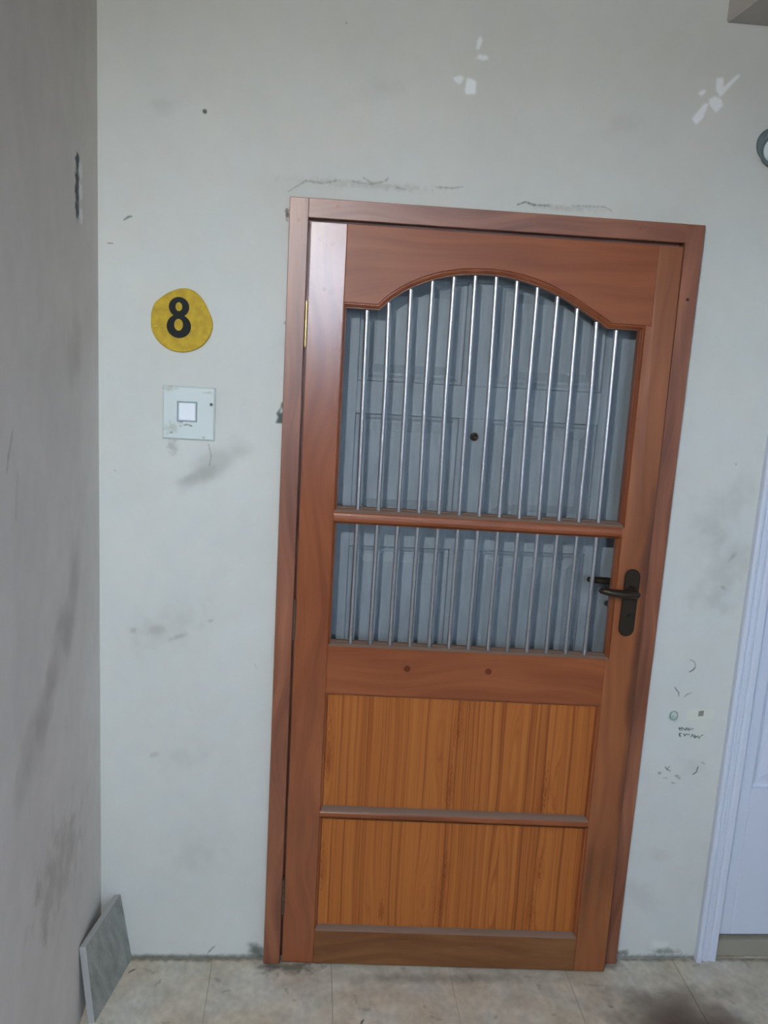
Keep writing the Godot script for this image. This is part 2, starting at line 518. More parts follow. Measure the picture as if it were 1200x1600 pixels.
	c.blob(Vector2(1.17, 0.045), Vector2(0.05, 0.022), Color(0.90, 0.92, 0.90), 0.5, 0.2, 0.5, 0.0, 35.0)
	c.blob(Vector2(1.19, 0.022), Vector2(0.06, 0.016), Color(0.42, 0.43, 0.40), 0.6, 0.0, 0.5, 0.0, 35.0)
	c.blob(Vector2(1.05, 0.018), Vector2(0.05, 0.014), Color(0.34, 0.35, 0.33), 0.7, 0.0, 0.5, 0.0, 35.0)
	c.blob(Vector2(-0.15, 0.028), Vector2(0.004, 0.022), grime, 0.7, 0.1, 0.4, -0.7)
	return im


const SIDE := Rect2(0.0, 0.0, 1.4, 2.75)

func side_image() -> Image:
	var n1 := noise(23, 1.0, 4)
	var f := func(x: int, y: int) -> Color:
		var p := Vector2(x / 200.0 * 1.4, y / 400.0 * 2.75)
		var t := 1.0 + 0.035 * n1.get_noise_2d(p.x * 2.5, p.y * 2.0) + 0.02 * n1.get_noise_2d(p.x * 12.0, p.y * 9.0)
		return Color(0.90 * t, 0.88 * t, 0.862 * t)
	var im := image_from(200, 400, f)
	im.resize(700, 1400, Image.INTERPOLATE_CUBIC)
	var c := Canvas.new(im, SIDE)
	var grime := Color(0.45, 0.42, 0.39)
	var dark := Color(0.36, 0.37, 0.40)
	# long gouge with a bright edge
	for p in [[2.118, 0.190, 0.022, 0.026], [2.082, 0.194, 0.020, 0.030], [2.052, 0.196, 0.022, 0.032], [2.018, 0.196, 0.020, 0.030]]:
		c.blob(Vector2(p[1], p[0]), Vector2(p[2], p[3]), dark, 0.95, 0.4, 0.5, 0.0, 60.0)
	for p in [[2.104, 0.164], [2.060, 0.164], [2.008, 0.162]]:
		c.blob(Vector2(p[1], p[0]), Vector2(0.024, 0.026), Color(0.97, 0.97, 0.97), 1.0, 0.4, 0.4, 0.0, 60.0)
	c.stroke([Vector2(0.665, 1.58), Vector2(0.69, 1.54), Vector2(0.70, 1.515)], 0.012, grime, 0.18, 0.4)
	c.stroke([Vector2(0.64, 1.50), Vector2(0.66, 1.42)], 0.02, grime, 0.06, 0.4)
	c.blob(Vector2(0.34, 1.075), Vector2(0.13, 0.10), grime, 0.24, 0.0, 0.5, -0.8, 6.0)
	c.blob(Vector2(0.46, 1.00), Vector2(0.16, 0.08), grime, 0.22, 0.0, 0.5, -0.8, 6.0)
	c.blob(Vector2(0.60, 0.93), Vector2(0.16, 0.07), grime, 0.2, 0.0, 0.5, -0.7, 6.0)
	c.blob(Vector2(0.25, 1.20), Vector2(0.08, 0.12), grime, 0.2, 0.0, 0.5, 0.0, 6.0)
	c.blob(Vector2(0.22, 1.70), Vector2(0.10, 0.10), grime, 0.15, 0.0, 0.5, 0.0, 6.0)
	c.blob(Vector2(0.57, 0.60), Vector2(0.03, 0.05), grime, 0.22, 0.0, 0.6)
	c.blob(Vector2(0.52, 0.47), Vector2(0.03, 0.05), grime, 0.2, 0.0, 0.6)
	c.blob(Vector2(0.40, 0.55), Vector2(0.25, 0.15), grime, 0.2, 0.0, 0.7, 0.0, 12.0)
	return im


const GROUND := Rect2(-0.6, 0.0, 2.4, 1.2)   # x across, z towards the room, laid with y = z

func ground_image() -> Image:
	var n1 := noise(31, 1.0, 4)
	var n2 := noise(35, 1.0, 3)
	var f := func(x: int, y: int) -> Color:
		var p := Vector2(x / 600.0 * 2.4, y / 300.0 * 1.2)
		var t := 1.0 + 0.10 * n1.get_noise_2d(p.x * 9.0, p.y * 9.0) + 0.07 * n1.get_noise_2d(p.x * 40.0, p.y * 30.0)
		var w := 0.5 + 0.5 * n2.get_noise_2d(p.x * 5.0, p.y * 5.0)
		return Color(0.81, 0.81, 0.775).lerp(Color(0.77, 0.735, 0.665), clampf(w * 1.6 - 0.3 + p.x * 0.15, 0.0, 1.0)) * t
	var im := image_from(600, 300, f)
	im.resize(1200, 600, Image.INTERPOLATE_CUBIC)
	var c := Canvas.new(im, GROUND)
	var dirt := Color(0.40, 0.39, 0.35)
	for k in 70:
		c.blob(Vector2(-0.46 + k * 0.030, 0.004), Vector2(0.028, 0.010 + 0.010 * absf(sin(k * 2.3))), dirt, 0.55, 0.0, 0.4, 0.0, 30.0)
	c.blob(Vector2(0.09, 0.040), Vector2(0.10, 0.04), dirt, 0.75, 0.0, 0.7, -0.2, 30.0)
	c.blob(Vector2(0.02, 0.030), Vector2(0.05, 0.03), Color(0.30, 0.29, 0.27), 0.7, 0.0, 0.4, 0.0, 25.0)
	c.blob(Vector2(1.00, 0.03), Vector2(0.09, 0.03), dirt, 0.6, 0.0, 0.4, 0.0, 25.0)
	c.blob(Vector2(0.50, 0.085), Vector2(0.45, 0.030), dirt, 0.35, 0.0, 0.4, 0.0, 20.0)
	c.blob(Vector2(0.962, 0.198), Vector2(0.012, 0.008), dirt, 0.6, 0.0, 0.8)
	c.stroke([Vector2(0.268, 0.262), Vector2(0.273, 0.247), Vector2(0.276, 0.243)], 0.007, Color(0.25, 0.23, 0.21), 0.9)
	c.stroke([Vector2(-0.37, 0.058), Vector2(-0.362, 0.050), Vector2(-0.357, 0.046)], 0.008, Color(0.30, 0.31, 0.29), 0.7)
	# brown spill
	c.blob(Vector2(1.17, 0.310), Vector2(0.24, 0.20), Color(0.31, 0.225, 0.18), 0.97, 0.0, 0.2, 0.0, 6.0)
	c.blob(Vector2(1.12, 0.210), Vector2(0.30, 0.13), Color(0.42, 0.38, 0.34), 0.55, 0.0, 0.5, 0.0, 10.0)
	for k in 60:
		var p := Vector2(-0.5 + fmod(k * 0.6180339, 1.0) * 2.1, 0.02 + fmod(k * 0.4142135, 1.0) * 0.5)
		c.blob(p, Vector2(0.010 + 0.02 * fmod(k * 0.37, 1.0), 0.008), dirt, 0.28, 0.0, 0.9, k * 0.7, 60.0)
	return im


func build_materials():
	var red_dark := Color(0.490, 0.258, 0.132)
	var red_light := Color(0.605, 0.345, 0.195)
	var wood := wood_image(300, 1024, Vector2(0.45, 2.2), 101, red_dark, red_light)
	mats.wood = textured(wood, 0.34, 0.52)
	mats.dull_wood = textured(wood, 0.42, 0.46)
	mats.polished = textured(wood, 0.26, 0.65)
	# latch stile: hand-darkened along its edge, worn low down
	var stile := wood_image(128, 1024, Vector2(0.20, 2.2), 131, Color(0.49, 0.275, 0.145), Color(0.61, 0.365, 0.205))
	var c := Canvas.new(stile, Rect2(0.84, -0.08, 0.20, 2.2))
	for s in [[0.982, 1.25, 0.028, 0.24, 0.75], [0.985, 1.02, 0.024, 0.22, 0.7], [0.978, 0.86, 0.022, 0.20, 0.7], [0.982, 0.60, 0.016, 0.25, 0.5], [0.955, 0.35, 0.05, 0.15, 0.25], [0.91, 0.30, 0.016, 0.30, 0.35]]:
		c.blob(Vector2(s[0], s[1]), Vector2(s[2], s[3]), Color(0.24, 0.13, 0.09), s[4] * 0.8, 0.0, 0.25, 0.0, 7.0)
	for k in 14:
		c.blob(Vector2(0.90 + 0.085 * fmod(k * 0.618, 1.0), 0.03 + 0.32 * fmod(k * 0.414, 1.0)), Vector2(0.012, 0.03), Color(0.52, 0.40, 0.25), 0.3, 0.0, 0.8, 0.0, 40.0)
	mats.latch_wood = textured(stile, 0.36, 0.56)
	# bottom rail, scuffed
	var worn := wood_image(128, 512, Vector2(0.20, 1.1), 151, Color(0.43, 0.27, 0.155), Color(0.54, 0.37, 0.22))
	var cw := Canvas.new(worn, Rect2(0.0, 0.0, 0.20, 1.1))
	for k in 22:
		cw.blob(Vector2(0.02 + 0.10 * fmod(k * 0.618, 1.0), 0.12 + 0.80 * fmod(k * 0.414, 1.0)), Vector2(0.008, 0.05), Color(0.60, 0.45, 0.28), 0.22, 0.0, 0.5, 0.0, 20.0)
	cw.blob(Vector2(0.06, 0.90), Vector2(0.10, 0.03), Color(0.38, 0.16, 0.09), 0.6, 0.0, 0.5)
	mats.worn_wood = textured(worn, 0.6, 0.4)
	# door frame, older and duller
	var frame := wood_image(128, 1024, Vector2(0.20, 2.2), 171, Color(0.42, 0.235, 0.155), Color(0.62, 0.39, 0.275))
	mats.frame_wood = textured(frame, 0.38, 0.62)
	mats.dusty = plain(Color(0.505, 0.42, 0.37), 0.8, 0.0, 0.3)
	mats.veneer = textured(veneer_image(), 0.42, 0.4)
	mats.wall = textured(wall_image(), 0.75, 0.3)
	mats.side_wall = textured(side_image(), 0.7, 0.3)
	mats.plaster = plain(Color(0.47, 0.47, 0.465), 0.8, 0.0, 0.3)
	mats.side_plaster = plain(Color(0.72, 0.70, 0.68), 0.8, 0.0, 0.3)
	bumps(mats.plaster, 5, 0.03, 2.0, 1.0)
	mats.plaster.uv1_triplanar = true
	mats.plaster.uv1_world_triplanar = true
	mats.plaster.uv1_scale = Vector3(1.5, 1.5, 1.5)
	mats.ground = textured(ground_image(), 0.55, 0.4)
	mats.stone = plain(Color(0.76, 0.735, 0.67), 0.55, 0.0, 0.4)
	mats.joint = plain(Color(0.70, 0.69, 0.64), 0.9, 0.0, 0.2)
	mats.steel = plain(Color(0.80, 0.81, 0.83), 0.33, 1.0)
	mats.brass = plain(Color(0.80, 0.72, 0.52), 0.3, 1.0)
	mats.dull_hinge = plain(Color(0.42, 0.36, 0.31), 0.5, 0.7)
	mats.bronze = plain(Color(0.23, 0.195, 0.165), 0.36, 0.6)
	mats.black = plain(Color(0.03, 0.03, 0.03), 0.6)
	mats.inner_paint = textured(paint_image(), 0.5, 0.4)
	mats.white_paint = plain(Color(0.82, 0.855, 0.92), 0.4, 0.0, 0.5)
	mats.plastic = textured(switch_image(), 0.4, 0.5)
	mats.rocker = plain(Color(0.93, 0.97, 1.0), 0.25)
	mats.yellow = textured(disc_image(), 0.6, 0.3)
	mats.numeral = plain(Color(0.175, 0.19, 0.19), 0.85, 0.0, 0.2)
	mats.slab_face = textured(slab_image(), 0.6, 0.4)
	mats.slab_edge = plain(Color(0.66, 0.675, 0.68), 0.7)


func paint_image() -> Image:
	var n := noise(41, 1.0, 3)
	var f := func(x: int, y: int) -> Color:
		var t := 1.0 + 0.05 * n.get_noise_2d(x * 0.22, y * 0.03) + 0.05 * n.get_noise_2d(x * 0.03, y * 0.02)
		return Color(0.545, 0.595, 0.63) * t
	return image_from(256, 512, f)


func switch_image() -> Image:
	var im := Image.create(256, 256, false, Image.FORMAT_RGB8)
	im.fill(Color(0.80, 0.855, 0.855))
	var c := Canvas.new(im, Rect2(-0.31, 1.485, 0.15, 0.15))
	var grime := Color(0.40, 0.41, 0.38)
	c.stroke([Vector2(-0.246, 1.532), Vector2(-0.238, 1.534), Vector2(-0.226, 1.530)], 0.005, grime, 0.8, 0.8)
	c.stroke([Vector2(-0.258, 1.541), Vector2(-0.252, 1.540)], 0.006, grime, 0.9, 0.4)
	c.blob(Vector2(-0.275, 1.525), Vector2(0.030, 0.02), Color(0.62, 0.65, 0.60), 0.5, 0.0, 0.6, 0.7)
	c.blob(Vector2(-0.278, 1.512), Vector2(0.005, 0.004), grime, 0.6)
	c.blob(Vector2(-0.198, 1.503), Vector2(0.006, 0.004), grime, 0.6)
	c.blob(Vector2(-0.288, 1.623), Vector2(0.03, 0.008), Color(0.62, 0.65, 0.60), 0.5, 0.0, 0.6)
	c.blob(Vector2(-0.190, 1.616), Vector2(0.015, 0.005), Color(0.62, 0.65, 0.60), 0.5, 0.0, 0.6)
	c.blob(Vector2(-0.255, 1.529), Vector2(0.003, 0.003), grime, 0.8)
	return im


func disc_image() -> Image:
	var n := noise(51, 1.0, 3)
	var f := func(x: int, y: int) -> Color:
		var t := 1.0 + 0.10 * n.get_noise_2d(x * 0.05, y * 0.05)
		return Color(0.735 * t, 0.625 * t, 0.20 * t)
	var im := image_from(128, 128, f)
	var c := Canvas.new(im, Rect2(-0.335, 1.71, 0.16, 0.16))
	c.blob(Vector2(-0.319, 1.774), Vector2(0.005, 0.003), Color(0.92, 0.80, 0.30), 0.9, 0.2, 0.2)
	return im


func slab_image() -> Image:
	var n := noise(61, 1.0, 3)
	var f := func(x: int, y: int) -> Color:
		var t := 1.0 + 0.16 * n.get_noise_2d(x * 0.05 + y * 0.02, y * 0.018) + 0.06 * n.get_noise_2d(x * 0.2, y * 0.2)
		return Color(0.615, 0.63, 0.61) * t
	return image_from(128, 128, f)


# ------------------------------------------------------------------ the leaf

func rect_path(x0: float, y0: float, x1: float, y1: float) -> PackedVector2Array:
	return PackedVector2Array([Vector2(x0, y0), Vector2(x0, y1), Vector2(x1, y1), Vector2(x1, y0)])


func smooth_path(points: Array, steps: int) -> PackedVector2Array:
	var out := PackedVector2Array()
	for i in points.size() - 1:
		var p0: Vector2 = points[maxi(i - 1, 0)]
		var p1: Vector2 = points[i]
		var p2: Vector2 = points[i + 1]
		var p3: Vector2 = points[mini(i + 2, points.size() - 1)]
		for k in steps:
			out.append(p1.cubic_interpolate(p2, p0, p3, float(k) / steps))
	out.append(points[points.size() - 1])
	return out


func wood_shape(base: Vector3, horizontal: bool, shift: Vector2, size := Vector2(0.45, 2.2), bend := true) -> Shape:
	var s := Shape.new(base, 1 if horizontal else 0, bend)
	s.rect = Rect2(0, 0, size.x, size.y)
	s.shift = shift
	return s


func build_leaf():
	var base := Vector3(0.053, 0.008, 0.01)
	var leaf := thing("door_1", base, "varnished wooden screen door with arched steel-bar grille above two veneer panels", "door", "structure")
	var z0 := -0.007
	var z1 := 0.028
	# stiles
	var s := wood_shape(base, false, Vector2(0.02, 0.05))
	s.box(Vector3(0.053, 0.009, z0), Vector3(0.141, 2.044, z1), 0.0012)
	put("stile", s, mats.polished, leaf)
	s = Shape.new(base, 4, true)
	s.rect = Rect2(0.84, -0.08, 0.20, 2.2)
	s.plate(PackedVector2Array([Vector2(0.895, 0.008), Vector2(0.985, 0.008), Vector2(0.985, 2.041), Vector2(0.922, 2.041), Vector2(0.922, 1.848), Vector2(0.908, 1.848),
		Vector2(0.908, 1.330), Vector2(0.895, 1.330), Vector2(0.895, 1.303), Vector2(0.904, 1.303), Vector2(0.904, 0.966), Vector2(0.895, 0.966)]), z0, z1, 0.0012)
	var latch := put("stile", s, mats.latch_wood, leaf)
	latch.set_meta("label", "latch stile darkened by hands along its edge")
	# arched top rail and its moulding
	var arch := smooth_path([Vector2(0.2320, 1.8440), Vector2(0.271, 1.879), Vector2(0.333, 1.914), Vector2(0.403, 1.936), Vector2(0.467, 1.944), Vector2(0.540, 1.943), Vector2(0.615, 1.929),
		Vector2(0.690, 1.903), Vector2(0.750, 1.872), Vector2(0.788, 1.851), Vector2(0.815, 1.8345)], 4)
	var inner := PackedVector2Array([Vector2(0.149, 1.341), Vector2(0.149, 1.844)])
	inner.append_array(arch)
	inner.append_array(PackedVector2Array([Vector2(0.899, 1.8345), Vector2(0.899, 1.341)]))
	var outer := PackedVector2Array([Vector2(0.141, 1.330), Vector2(0.141, 1.858)])
	for i in arch.size():
		var d := (arch[mini(i + 1, arch.size() - 1)] - arch[maxi(i - 1, 0)]).normalized()
		if i == 0 or i == arch.size() - 1:
			d = (d + Vector2(1, 0)).normalized()
		outer.append(arch[i] + Vector2(-d.y, d.x) * 0.0145)
	outer.append_array(PackedVector2Array([Vector2(0.908, 1.8480), Vector2(0.908, 1.330)]))
	var rail := PackedVector2Array([Vector2(0.141, 2.044), Vector2(0.922, 2.041), Vector2(0.922, 1.848)])
	for i in range(outer.size() - 2, 0, -1):
		rail.append(outer[i])
	s = wood_shape(base, true, Vector2(0.1, 0.6))
	s.plate(rail, z0, z1, 0.0012)
	put("top_rail", s, mats.dull_wood, leaf)
	var ovolo := [Vector2(0.0, z1 - 0.001), Vector2(0.10, z1 - 0.006), Vector2(0.22, z1 - 0.006), Vector2(0.42, z1 - 0.003), Vector2(0.62, z1 - 0.006), Vector2(0.80, z1 - 0.013), Vector2(0.90, z1 - 0.013), Vector2(1.0, z1 - 0.020), Vector2(1.0, z0)]
	s = wood_shape(base, false, Vector2(0.21, 0.3))
	s.sweep(outer, inner, ovolo)
	put("moulding", s, mats.wood, leaf)
	# the lower opening: sides and top
	var o2 := rect_path(0.141, 0.966, 0.904, 1.303)
	var i2 := rect_path(0.149, 0.974, 0.897, 1.297)
	s = wood_shape(base, false, Vector2(0.17, 0.9))
	s.sweep(o2, i2, ovolo)
	put("moulding", s, mats.wood, leaf)
	# dusty sloping ledges under both openings
	for l in [[0.141, 0.908, 1.330, 0.149, 0.899, 1.341], [0.141, 0.904, 0.966, 0.149, 0.897, 0.974]]:
		s = Shape.new(base, 1, true)
		var lo := PackedVector2Array([Vector2(l[1], l[2]), Vector2(l[0], l[2])])
		var li := PackedVector2Array([Vector2(l[4], l[5]), Vector2(l[3], l[5])])
		s.sweep(lo, li, [Vector2(0.0, z1 + 0.001), Vector2(0.35, z1 - 0.004), Vector2(0.6, z1 - 0.009), Vector2(0.8, z1 - 0.020), Vector2(1.0, z1 - 0.022), Vector2(1.0, z0)])
		var led := put("ledge", s, mats.dusty, leaf)
		led.set_meta("label", "dusty grey ledge")
	# rounded middle rail
	s = wood_shape(base, true, Vector2(0.26, 0.2))
	var prof := [Vector2(1.3030, z0), Vector2(1.3030, 0.024), Vector2(1.3050, 0.028), Vector2(1.3090, 0.0315), Vector2(1.3150, 0.033), Vector2(1.3220, 0.0325), Vector2(1.3270, 0.031), Vector2(1.3300, 0.029), Vector2(1.3310, 0.024), Vector2(1.3400, 0.004), Vector2(1.3400, z0)]
	rail_from(s, prof, 0.141, 0.9015)
	put("middle_rail", s, mats.wood, leaf)
	# lock rail
	s = wood_shape(base, true, Vector2(0.05, 0.45))
	s.plate(PackedVector2Array([Vector2(0.141, 0.832), Vector2(0.895, 0.832), Vector2(0.895, 0.966), Vector2(0.141, 0.966)]), z0, z1, 0.0014)
	put("lock_rail", s, mats.wood, leaf)
	for p in [Vector2(0.357, 0.912), Vector2(0.577, 0.915)]:
		s = wood_shape(base, true, Vector2.ZERO)
		s.lathe(Vector3(p.x, p.y, z1 - 0.0005), Vector3.BACK, [Vector2(0.009, 0.0), Vector2(0.0088, 0.0010), Vector2(0.0082, 0.0010), Vector2(0.0, 0.0010)], 14)
		put("plug", s, plain(Color(0.40, 0.20, 0.12), 0.6, 0.0, 0.3), leaf)
	# bottom rail
	s = wood_shape(base, true, Vector2(0.0, -0.02), Vector2(0.20, 1.1))
	s.box(Vector3(0.141, 0.008, z0), Vector3(0.895, 0.114, z1), 0.0014)
	var low := put("bottom_rail", s, mats.worn_wood, leaf)
	low.set_meta("label", "scuffed bottom rail with worn varnish")
	# bar between the panels
	s = wood_shape(base, true, Vector2(0.12, 0.7))
	rail_from(s, [Vector2(0.464, z0), Vector2(0.464, 0.021), Vector2(0.466, 0.026), Vector2(0.472, 0.029), Vector2(0.480, 0.0285), Vector2(0.484, 0.026), Vector2(0.484, z0)], 0.141, 0.895)
	put("panel_bar", s, mats.wood, leaf)
	# veneer panels, recessed, with small coves on three sides and dusty sills
	for y in [[0.484, 0.832, 0.495, 0.822], [0.114, 0.464, 0.124, 0.455]]:
		s = Shape.new(base, 4, true)
		s.rect = Rect2(0.13, 0.10, 0.78, 0.74)
		s.box(Vector3(0.141, y[0] - 0.004, 0.000), Vector3(0.895, y[1] + 0.004, 0.011), 0.0)
		put("panel", s, mats.veneer, leaf)
		s = wood_shape(base, false, Vector2(0.3, 0.1))
		s.sweep(rect_path(0.141, y[0], 0.895, y[1]), rect_path(0.150, y[2], 0.886, y[3]), [Vector2(0.0, z1 - 0.001), Vector2(0.15, z1 - 0.005), Vector2(0.55, z1 - 0.007), Vector2(0.85, z1 - 0.013), Vector2(1.0, 0.0105)])
		put("panel_moulding", s, mats.wood, leaf)
		s = Shape.new(base, 1, true)
		s.sweep(PackedVector2Array([Vector2(0.895, y[0]), Vector2(0.141, y[0])]), PackedVector2Array([Vector2(0.886, y[2]), Vector2(0.150, y[2])]),
			[Vector2(0.0, z1 + 0.0005), Vector2(0.3, z1 - 0.002), Vector2(0.7, z1 - 0.009), Vector2(1.0, 0.0105)])
		var sill := put("panel_ledge", s, mats.dusty, leaf)
		sill.set_meta("label", "dusty grey ledge")
	# thirteen steel bars
	for k in 13:
		var x := 0.2015 + k * 0.0532
		var top := 1.84
		for i in inner.size() - 1:
			if inner[i].x <= x and inner[i + 1].x > x:
				top = lerpf(inner[i].y, inner[i + 1].y, (x - inner[i].x) / (inner[i + 1].x - inner[i].x))
		s = Shape.new(base, 0, true)
		var lean := 0.0025 * sin(k * 1.3)
		s.rod(PackedVector3Array([Vector3(x, 0.970, 0.012), Vector3(x + 0.002, 1.32, 0.012), Vector3(x + lean, 1.65, 0.012), Vector3(x - 0.001, top - 0.002, 0.012)]), PackedFloat32Array([0.0060, 0.0060, 0.0060, 0.0060]), 18)
		put("steel_bar", s, mats.steel, leaf)
	# hinges along the left edge
	for h in [[1.747, 1.852, 0], [0.981, 1.087, 1], [0.165, 0.268, 1]]:
		s = Shape.new(base)
		var at := Vector3(0.0500, 0, 0.0285)
		var n := 5
		for k in n:
			var a := lerpf(h[0], h[1], (k + 0.02) / n)
			var b := lerpf(h[0], h[1], (k + 0.96) / n)
			s.rod(PackedVector3Array([at + Vector3.UP * a, at + Vector3.UP * b]), PackedFloat32Array([0.0042, 0.0042]), 12)
		s.rod(PackedVector3Array([at + Vector3.UP * (h[0] - 0.004), at + Vector3.UP * (h[1] + 0.004)]), PackedFloat32Array([0.0028, 0.0028]), 10)
		s.box(Vector3(0.0490, h[0], 0.000), Vector3(0.0525, h[1], 0.0285), 0.0003)
		var hinge := put("hinge", s, mats.brass if h[2] == 0 else mats.dull_hinge, leaf)
		if h[2] == 0:
			hinge.set_meta("label", "bright brass hinge")
	# peg heads where the rails are pinned to the hinge stile
	for p in [Vector2(0.078, 2.003), Vector2(0.088, 1.988), Vector2(0.092, 1.886), Vector2(0.110, 1.880), Vector2(0.107, 1.995)]:
		s = wood_shape(base, false, Vector2(0.05, 0.0))
		s.lathe(Vector3(p.x, p.y, z1 - 0.0005), Vector3.BACK, [Vector2(0.0042, 0.0), Vector2(0.0041, 0.0009), Vector2(0.0037, 0.0009), Vector2(0.0, 0.0009)], 12)
		put("peg", s, mats.polished, leaf)
	build_handle(leaf, base)


func rail_from(s: Shape, prof: Array, x0: float, x1: float):
	# a rail of one cross-section (y, z) from x0 to x1
	var c := Vector2.ZERO
	for q in prof:
		c += q
	c /= prof.size()
	for i in prof.size():
		var a: Vector2 = prof[i]
		var b: Vector2 = prof[(i + 1) % prof.size()]
		var mid := (a + b) * 0.5 - c
		s.quad(Vector3(x0, a.x, a.y), Vector3(x1, a.x, a.y), Vector3(x1, b.x, b.y), Vector3(x0, b.x, b.y), Vector3(0, mid.x, mid.y))
		for x in [x0, x1]:
			s.tri(Vector3(x, c.x, c.y), Vector3(x, a.x, a.y), Vector3(x, b.x, b.y), Vector3(-1 if x == x0 else 1, 0, 0))


func stadium(cx: float, y0: float, y1: float, r: float, lean: float) -> PackedVector2Array:
	var out := PackedVector2Array()
	for k in 13:
		var a := PI * k / 12.0
		out.append(Vector2(cx + lean + r * cos(a), y1 - r + r * sin(a)))
	for k in 13:
		var a := PI + PI * k / 12.0
		out.append(Vector2(cx - lean + r * cos(a), y0 + r + r * sin(a)))
	return out


func build_handle(leaf: Node3D, base: Vector3):
	var grip := Node3D.new()
	name_and_add(grip, "lever_handle", leaf)
	grip.set_meta("label", "dark bronze lever handle on a long rounded plate")
	# both faces of the leaf carry a plate and a lever
	for face in 2:
		var z := 0.028 if face == 0 else -0.007
		var dir := 1.0 if face == 0 else -1.0
		var s := Shape.new(base, 0, true)
		var p := stadium(0.9420, 1.035, 1.221, 0.0212, 0.001)
		s.plate(p, z if dir > 0 else z - 0.007, z + 0.007 if dir > 0 else z, 0.0025)
		put("handle_plate", s, mats.bronze, grip)
		s = Shape.new(base, 0, true)
		s.lathe(Vector3(0.942, 1.163, z + dir * 0.006), Vector3(0, 0, dir), [Vector2(0.0145, 0.0), Vector2(0.0140, 0.006), Vector2(0.0105, 0.010), Vector2(0.0095, 0.030), Vector2(0.0, 0.030)], 20)
		var l := PackedVector3Array()
		var r := PackedFloat32Array()
		for q in [[0.954, 1.160, 0.034, 0.0070], [0.946, 1.161, 0.037, 0.0114], [0.936, 1.1615, 0.040, 0.0114], [0.920, 1.162, 0.043, 0.0108], [0.900, 1.163, 0.044, 0.0106], [0.880, 1.1645, 0.043, 0.0100], [0.862, 1.166, 0.040, 0.0090], [0.850, 1.167, 0.036, 0.0074], [0.846, 1.167, 0.033, 0.0035]]:
			l.append(Vector3(q[0], q[1], z + dir * q[2]))
			r.append(q[3])
		s.rod(l, r, 16)
		put("lever", s, mats.bronze, grip)
		if face == 0:
			s = Shape.new(base, 0, true)
			s.lathe(Vector3(0.942, 1.098, z + 0.0068), Vector3.BACK, [Vector2(0.0052, 0.0), Vector2(0.0045, 0.0010), Vector2(0.0, 0.0010)], 16)
			s.box(Vector3(0.9405, 1.086, z + 0.0065), Vector3(0.9435, 1.098, z + 0.0078), 0.0003)
			put("keyhole", s, mats.black, grip)
			s = Shape.new(base, 0, true)
			s.lathe(Vector3(0.943, 1.2075, z + 0.0068), Vector3.BACK, [Vector2(0.0038, 0.0), Vector2(0.0030, 0.0012), Vector2(0.0, 0.0015)], 12)
			s.lathe(Vector3(0.942, 1.0500, z + 0.0068), Vector3.BACK, [Vector2(0.0038, 0.0), Vector2(0.0030, 0.0012), Vector2(0.0, 0.0015)], 12)
			put("screw", s, mats.bronze, grip)


func build_frame():
	var base := Vector3(0.518, 0.0, 0.0)
	var f := thing("trim_1", base, "worn brown wooden door frame around the barred screen door", "door frame", "structure")
	var zb := -0.150
	var zf := 0.025
	for side in 2:
		var s := wood_shape(base, false, Vector2(0.03 + 0.11 * side, 0.06), Vector2(0.20, 2.2), false)
		var a := 0.0 if side == 0 else 0.989
		var b := 0.046 if side == 0 else 1.036
		s.box(Vector3(a, 0.0, zb), Vector3(b, 2.098, zf), 0.0012)
		# stop behind the leaf
		if side == 0:
			s.box(Vector3(0.044, 0.0, zb), Vector3(0.060, 2.053, -0.013), 0.001)
		else:
			s.box(Vector3(0.975, 0.0, zb), Vector3(0.991, 2.053, -0.013), 0.001)
		put("jamb", s, mats.frame_wood, f)
	var s := wood_shape(base, true, Vector2(-2.05, 0.3), Vector2(0.20, 2.2), false)
	s.box(Vector3(0.0455, 2.0525, zb), Vector3(0.9895, 2.0985, zf), 0.0012)
	s.box(Vector3(0.058, 2.030, zb), Vector3(0.977, 2.054, -0.013), 0.001)
	put("head", s, mats.frame_wood, f)
	for p in [Vector3(0.0235, 1.945, 0), Vector3(0.023, 2.045, 0), Vector3(0.116, 2.083, 0), Vector3(0.60, 2.076, 0), Vector3(0.87, 2.08, 0), Vector3(1.012, 1.915, 0), Vector3(0.022, 1.55, 0), Vector3(1.010, 1.33, 0)]:
		s = wood_shape(base, false, Vector2(0.05, 0.0), Vector2(0.20, 2.2), false)
		s.lathe(Vector3(p.x, p.y, zf - 0.0004), Vector3.BACK, [Vector2(0.0042, 0.0), Vector2(0.0041, 0.0008), Vector2(0.0037, 0.0008), Vector2(0.0, 0.0008)], 12)
		put("peg", s, mats.bronze if p.x > 1.011 else mats.latch_wood, f)


